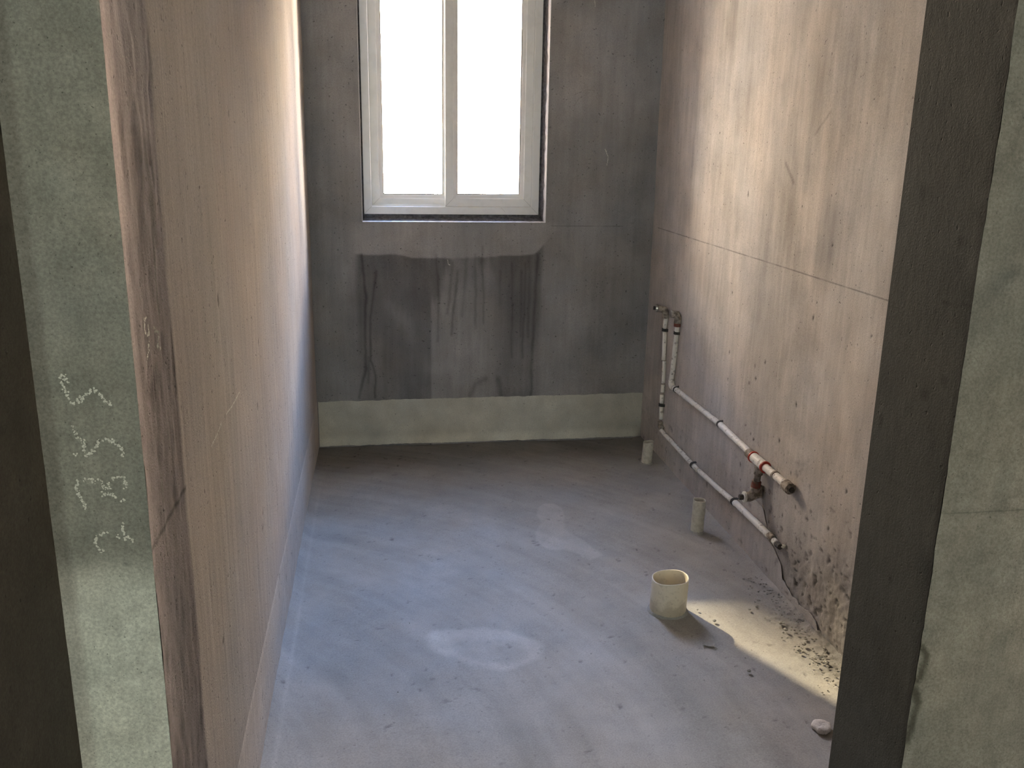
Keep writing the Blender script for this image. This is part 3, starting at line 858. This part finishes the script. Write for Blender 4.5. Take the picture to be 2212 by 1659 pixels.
def cyl(name, p, d, r, L, mat, parent, n=20, bev=.0012):
    bm = bmesh.new()
    add_lathe(bm, [(r - bev, 0), (r, bev), (r, L - bev), (r - bev, L)], axis_mat(p, d), n)
    return bm_obj(name, bm, mat, parent, False)

# upper pipe: from the far wall outlet down, round the bend and along to the capped tee
up = empty('water_pipe', (XR, 2.90, .37))
tag(up, 'upper white water pipe with red rings, running to a capped near end', 'pipe')
seg('pipe_run', 3.481, .650, 3.496, .552, up); clip(3.489, .605, (.1, -1), up)
seg('pipe_run', 3.492, .560, 3.507, .425, up)
seg('pipe_run', 3.507, .430, 3.515, .392, up)
elbow('bend', 3.513, .372, (0, 0, 1), (0, -1, 0), up, .0135)
seg('pipe_run', 3.478, .372, 3.425, .373, up); clip(3.448, .372, (1, 0), up)
seg('pipe_run', 3.425, .373, 2.962, .379, up)
clip(2.955, .379, (1, 0), up)
seg('pipe_run', 2.950, .378, 2.63, .371, up, r=.0115, xe=XR - .016)
XF = XR - .020
cyl('coupling', (XF, 2.668, .3715), (0, -1, -.01), .0155, .030, M_fit, up)
cyl('red_ring', (XF, 2.632, .3708), (0, -1, 0), .0195, .008, M_red, up)['label'] = 'red sealing ring'
cyl('tee_fitting', (XF, 2.624, .3705), (0, -1, 0), .0165, .088, M_ppr, up)
cyl('red_ring', (XF, 2.540, .3695), (0, -1, 0), .0195, .008, M_red, up)['label'] = 'red sealing ring'
cyl('pipe_run', (XF, 2.532, .3695), (0, -1, .01), .0130, .068, M_ppr, up)
cyl('coupling', (XF, 2.466, .370), (0, -1, 0), .0150, .012, M_fit, up)
cyl('pipe_run', (XF, 2.456, .3702), (0, -1, 0), .0125, .080, M_ppr, up)
cp = cyl('end_cap', (XF - .001, 2.385, .370), (0, -1, -.06), .0178, .034, M_fit, up); cp['label'] = 'mortar crusted end cap'
blob('mortar_smear', (XF - .002, 2.352, .369), (.014, .008, .014), M_fit, up, 31)
cyl('cap_socket', (XF - .001, 2.3475, .3685), (0, -1, 0), .0085, .008, M_clip, up)
# branch down to the valve elbow
cyl('branch_pipe', (XF - .002, 2.575, .360), (-.05, 0, -1), .0150, .030, M_fit, up)
cyl('branch_pipe', (XF - .004, 2.575, .334), (-.08, .02, -1), .0115, .030, M_fit, up)
cyl('branch_coupling', (XF - .006, 2.575, .308), (-.08, .02, -1), .0155, .026, M_brownred, up)['label'] = 'grimy brown-red coupling'
bm = bmesh.new()
add_tube(bm, [(XF - .007, 2.5755, .286), (XF - .009, 2.576, .270), (XF - .014, 2.577, .258), (XF - .026, 2.579, .252), (XF - .040, 2.582, .251)], .0165, 16, .06, rg)
eb = bm_obj('outlet_elbow', bm, M_fit, up, True); eb['label'] = 'mortar smeared outlet elbow'
cyl('outlet_ring', (XF - .036, 2.581, .251), (-1, .06, 0), .0185, .008, M_chalk, up)
cyl('outlet_plug', (XF - .044, 2.5815, .251), (-1, .06, 0), .0095, .014, M_clip, up, n=6)
blob('mortar_smear', (XF + .008, 2.588, .270), (.016, .018, .030), M_fit, up, 33)
# far end: outlet elbow at the top
bm = bmesh.new()
add_tube(bm, [(XP, 3.481, .648), (XP - .001, 3.479, .668), (XP - .008, 3.480, .682), (XP - .030, 3.482, .686)], .0165, 16, .05, rg)
bm_obj('wall_outlet', bm, M_fit, up, True)['label'] = 'mortar smeared wall outlet'
cyl('outlet_coupling', (XP, 3.484, .650), (0, .02, -1), .0155, .018, M_brownred, up)
cyl('outlet_rim', (XP - .028, 3.482, .686), (-1, 0, 0), .0150, .006, M_brass, up)

lo = empty('water_pipe', (XR, 3.0, .15))
tag(lo, 'lower white water pipe half sunk in mortar, running just above the floor', 'pipe')
seg('pipe_run', 3.640, .640, 3.643, .592, lo, r=.0095); clip(3.643, .586, (.1, -1), lo)
seg('pipe_run', 3.643, .580, 3.632, .455, lo, r=.0095)
seg('pipe_run', 3.632, .450, 3.627, .352, lo, r=.0085, x=XP + .003)
seg('pipe_run', 3.627, .345, 3.626, .312, lo, r=.0085, x=XP + .002)
seg('pipe_run', 3.626, .300, 3.624, .262, lo, r=.0095); clip(3.624, .255, (.05, -1), lo)
seg('pipe_run', 3.624, .248, 3.619, .190, lo, r=.0095)
elbow('bend', 3.617, .152, (0, 0, 1.3), (0, -1.3, 0), lo, .0135, M_fit)
XQ = XR - .015
seg('pipe_run', 3.595, .148, 3.19, .139, lo, r=.0090, x=XQ)
clip(3.178, .139, (1, 0), lo, XQ)
seg('pipe_run', 3.166, .139, 3.125, .139, lo, r=.0100, x=XQ)
seg('pipe_run', 3.112, .139, 2.775, .156, lo, r=.0098, x=XQ)
clip(2.762, .157, (1, 0), lo, XQ)
seg('pipe_run', 2.750, .158, 2.465, .164, lo, r=.0112, x=XQ)
seg('pipe_run', 2.468, .164, 2.438, .162, lo, r=.0125, x=XQ, mat=M_fit)
seg('pipe_run', 2.438, .161, 2.415, .160, lo, r=.0100, x=XQ)
cyl('pipe_plug', (XQ, 2.416, .160), (0, -1, .05), .0095, .026, M_clip, lo, n=8)
blob('mortar_smear', (XR - .004, 2.392, .163), (.008, .008, .006), M_chalk, lo, 41)
bm = bmesh.new()
add_tube(bm, [(XP, 3.640, .638), (XP - .001, 3.640, .655), (XP - .008, 3.642, .672), (XP - .034, 3.655, .678)], .0165, 16, .06, rg)
bm_obj('wall_outlet', bm, M_fit, lo, True)['label'] = 'mortar smeared wall outlet'
cyl('outlet_rim', (XP - .032, 3.654, .678), (-1, .3, 0), .0175, .010, M_brass, lo)
cyl('outlet_plug', (XP - .040, 3.657, .678), (-1, .3, 0), .0085, .012, M_clip, lo, n=6)

# ------------------------------------------------------------------ small things on the floor
def crumb(name, x, y, s, mat, label, cat, seed, group=None, flat=.45, z=None):
    o = blob(name, (0, 0, 0), (s[0], s[1], s[2]), mat, None, seed, 2, .16)
    o.location = (x, y, z if z is not None else s[2] * .55)
    o.rotation_euler = (0, 0, seed * 1.3)
    tag(o, label, cat, group)
    return o
bm = bmesh.new()
q = random.Random(5); rings = []
for r_, z_ in ((.0215, -.004), (.0232, .001), (.0222, .0045), (.0185, .0072), (.0125, .0082), (.0060, .0074), (.0020, .0062)):
    rings.append([bm.verts.new((r_ * 1.02 * (1 + .07 * math.sin(3 * t + 1) + .05 * math.sin(5 * t) + .03 * math.sin(9 * t)) * math.cos(t), r_ * 1.08 * (1 + .06 * math.sin(2 * t) + .04 * math.sin(7 * t)) * math.sin(t), z_ + .0007 * math.sin(4 * t + r_ * 300) + q.uniform(-.0002, .0002))) for t in [2 * math.pi * i / 32 for i in range(32)]])
for A, B in zip(rings, rings[1:]):
    for i in range(32): bm.faces.new((A[i], A[(i + 1) % 32], B[(i + 1) % 32], B[i]))
bm.faces.new(rings[-1]); bm.faces.new(rings[0][::-1])
o = bm_obj('mortar_lump', bm, M_mortar, None, True); o.location = (1.037, 1.739, .006)
tag(o, 'pale flattened lump of mortar on the floor by the doorway jamb', 'lump')
# thin curled flake
bm = bmesh.new(); nn = 10
T = [[bm.verts.new(((i / nn - .5) * .034, (j / 4 - .5) * .020 * (1 - .5 * abs(i / nn - .5)), .002 + .0035 * ((i / nn - .5) * 2) ** 2 + .002 * (j / 4) + dz)) for j in range(5)] for dz in (0, .0012) for i in range(nn + 1)]
for half in (T[:nn + 1], T[nn + 1:]):
    for A, B in zip(half, half[1:]):
        for j in range(4): bm.faces.new((A[j], A[j + 1], B[j + 1], B[j]))
o = bm_obj('mortar_flake', bm, M_collar); o.location = (.897, 2.129, .001); o.rotation_euler = (0, 0, -.5)
tag(o, 'thin grey flake of mortar lying in front of the wide drain pipe', 'flake')
CR = [(1.135, 2.338), (1.143, 2.202), (.959, 2.247), (.932, 2.317), (1.171, 2.049), (1.157, 2.014), (1.17, 2.009), (1.179, 1.989), (1.16, 2.085), (1.131, 2.057), (1.207, 2.058), (1.142, 2.165), (.881, 2.125), (1.09, 2.30), (1.18, 2.12), (1.19, 2.02), (1.13, 1.99), (.957, 1.987), (.70, 3.0), (.62, 2.93)]
bm = bmesh.new(); q = random.Random(12)
pts = [(x, y, q.uniform(.003, .0075)) for x, y in CR[:-2]]
for k in range(190):
    x = XR - abs(q.gauss(0, .05)) - .012; y = q.uniform(1.75, 2.5)
    pts.append((x, y, q.uniform(.0012, .004)))
for k in range(60):
    pts.append((q.uniform(.75, 1.15), q.uniform(1.9, 2.9), q.uniform(.001, .0022)))
for k in range(60):
    pts.append((q.uniform(-.2, 1.1), q.uniform(1.9, 3.7), q.uniform(.001, .002)))
for x, y, s in pts:
    if math.hypot(x - .8445, y - 2.334) < .075 or math.hypot(x - 1.128, y - 2.868) < .045 or math.hypot(x - 1.152, y - 3.583) < .045: continue
    m4 = Matrix.Translation((x, y, s * .4 + .0045 + (.006 if x > XR - .1 and y < 2.4 else 0))) @ Matrix.Rotation(q.uniform(0, 6), 4, 'Z') @ Matrix.Diagonal((s * q.uniform(.8, 1.5), s, s * q.uniform(.5, .8), 1))
    bmesh.ops.create_icosphere(bm, subdivisions=1, radius=1, matrix=m4)
for v in bm.verts: v.co += Vector((q.uniform(-1, 1), q.uniform(-1, 1), q.uniform(-1, 1))) * .0006
o = bm_obj('mortar_crumbs', bm, M_collar)
tag(o, 'scattered crumbs of mortar on the floor along the right wall', 'rubble', kind='stuff')

# ------------------------------------------------------------------ chalk and scratches on the walls
def fh(fun, a, b):
    r = fun(np.array([[a]]), np.array([[b]]))
    return float(np.asarray(r[0]).ravel()[0])
def front_h(u, v):
    return (.0022 * fbm(u, v, (6, 4), 401) + .0008 * fbm(u, v, (40, 40), 407),)
def chalk_marks(name, strokes, place, parent, mat, size, step, seed, dens=.75, spread=1.0):
    bm = bmesh.new(); q = random.Random(seed)
    for st in strokes:
        for (a0, b0), (a1, b1) in zip(st, st[1:]):
            L = math.hypot(a1 - a0, b1 - b0); n = max(1, int(L / step))
            for i in range(n):
                if q.random() > dens: continue
                t = (i + q.random()) / n
                a = a0 + (a1 - a0) * t + q.gauss(0, size * spread); b = b0 + (b1 - b0) * t + q.gauss(0, size * spread)
                s = size * q.uniform(.45, 1.25)
                k = q.randint(5, 7); ph = q.uniform(0, 6)
                top = [bm.verts.new(place(a + s * q.uniform(.6, 1.2) * math.cos(ph + 2 * math.pi * j / k), b + s * q.uniform(.6, 1.3) * math.sin(ph + 2 * math.pi * j / k), 0)) for j in range(k)]
                c = bm.verts.new(place(a, b, .0002))
                for j in range(k): bm.faces.new((top[j], top[(j + 1) % k], c))
    o = bm_obj(name, bm, mat, parent)
    o['kind'] = 'stuff'
    return o
CH = [[(-.36, 1.093), (-.355, 1.089), (-.359, 1.083), (-.358, 1.074), (-.353, 1.061), (-.353, 1.057), (-.344, 1.061), (-.337, 1.067), (-.328, 1.073), (-.322, 1.071), (-.317, 1.063), (-.31, 1.057), (-.309, 1.052)],
      [(-.362, 1.088), (-.352, 1.082)], [(-.345, 1.066), (-.338, 1.062), (-.346, 1.058)],
      [(-.354, 1.03), (-.35, 1.018), (-.344, 1.012), (-.344, 1.001), (-.344, .993), (-.338, .995), (-.331, 1.004), (-.325, 1.012), (-.317, 1.013), (-.308, 1.007), (-.3, .998), (-.301, .992)],
      [(-.346, .965), (-.355, .962), (-.358, .954), (-.356, .945), (-.352, .937), (-.351, .927)], [(-.344, .965), (-.338, .964), (-.337, .958)], [(-.333, .964), (-.329, .961), (-.328, .95)],
      [(-.321, .96), (-.32, .952), (-.326, .951)], [(-.317, .963), (-.31, .966), (-.303, .964), (-.302, .955), (-.305, .951)], [(-.331, .941), (-.325, .945), (-.319, .945), (-.314, .939)],
      [(-.309, .935), (-.306, .937)], [(-.329, .896), (-.338, .892), (-.345, .883), (-.342, .88), (-.34, .873), (-.334, .871)], [(-.319, .891), (-.316, .887)],
      [(-.31, .907), (-.31, .89), (-.308, .882)], [(-.306, .89), (-.299, .881)], [(-.355, .995), (-.352, .994)]]
chalk_marks('chalk_marks', CH, lambda a, b, h: (a, YN - fh(front_h, a, b) - .0008 - h, b), fr, M_chalk, .0014, .0009, 1, .85, .8)
RV = [[(1.129, 1.147), (1.114, 1.139), (1.115, 1.127), (1.131, 1.122), (1.13, 1.135)], [(1.156, 1.124), (1.177, 1.114), (1.165, 1.098), (1.183, 1.094)], [(1.128, 1.113), (1.103, 1.084)]]
chalk_marks('chalk_marks', RV, lambda a, b, h: (XL + .0012 + fh(left_fun, a, b) + h, a, b), wl, M_chalk, .0017, .0014, 2, .85, .7)
LW = [[(1.802, .862), (1.708, .861), (1.627, .867)], [(1.563, .87), (1.524, .864), (1.466, .862)]]
BC = [[(.873, 1.607), (.901, 1.593)], [(.947, 1.608), (.93, 1.587)], [(.84, 1.548), (.902, 1.575), (.97, 1.57), (.96, 1.555), (.939, 1.546), (.99, 1.512)], [(.906, 1.566), (.868, 1.536), (.848, 1.506)],
      [(.91, 1.543), (.883, 1.523)], [(.902, 1.48), (.872, 1.446), (.893, 1.433), (.873, 1.403), (.856, 1.386), (.884, 1.39)], [(.954, 1.438), (.934, 1.411), (.953, 1.377), (.979, 1.361)],
      [(.919, 1.323), (.934, 1.319), (.957, 1.286)], [(.928, 1.458), (.944, 1.421)], [(.854, .973), (.876, .872), (.893, .813)]]
chalk_marks('chalk_marks', BC, lambda a, b, h: (a, D - fh(back_fun, a, b) - .0008 - h, b), bk, M_chalkf, .0022, .0022, 4, .8, .5)
chalk_marks('chalk_marks', [[(.993, 1.332), (1.009, 1.297), (1.005, 1.262)], [(.307, .851), (.31, .833), (.317, .828)], [(.925, 1.905), (.922, 1.93)]], lambda a, b, h: (a, D - fh(back_fun, a, b) - .0008 - h, b), bk, M_chalk, .0012, .0012, 5, .8, .5)
chalk_marks('chalk_marks', [[(1.80, .862), (1.708, .861), (1.627, .867)], [(1.563, .87), (1.524, .864), (1.466, .862)]], lambda a, b, h: (XL + .0010 + fh(left_fun, a, b) + h, a, b), wl, M_chalk, .0019, .0012, 6, .9, .5)
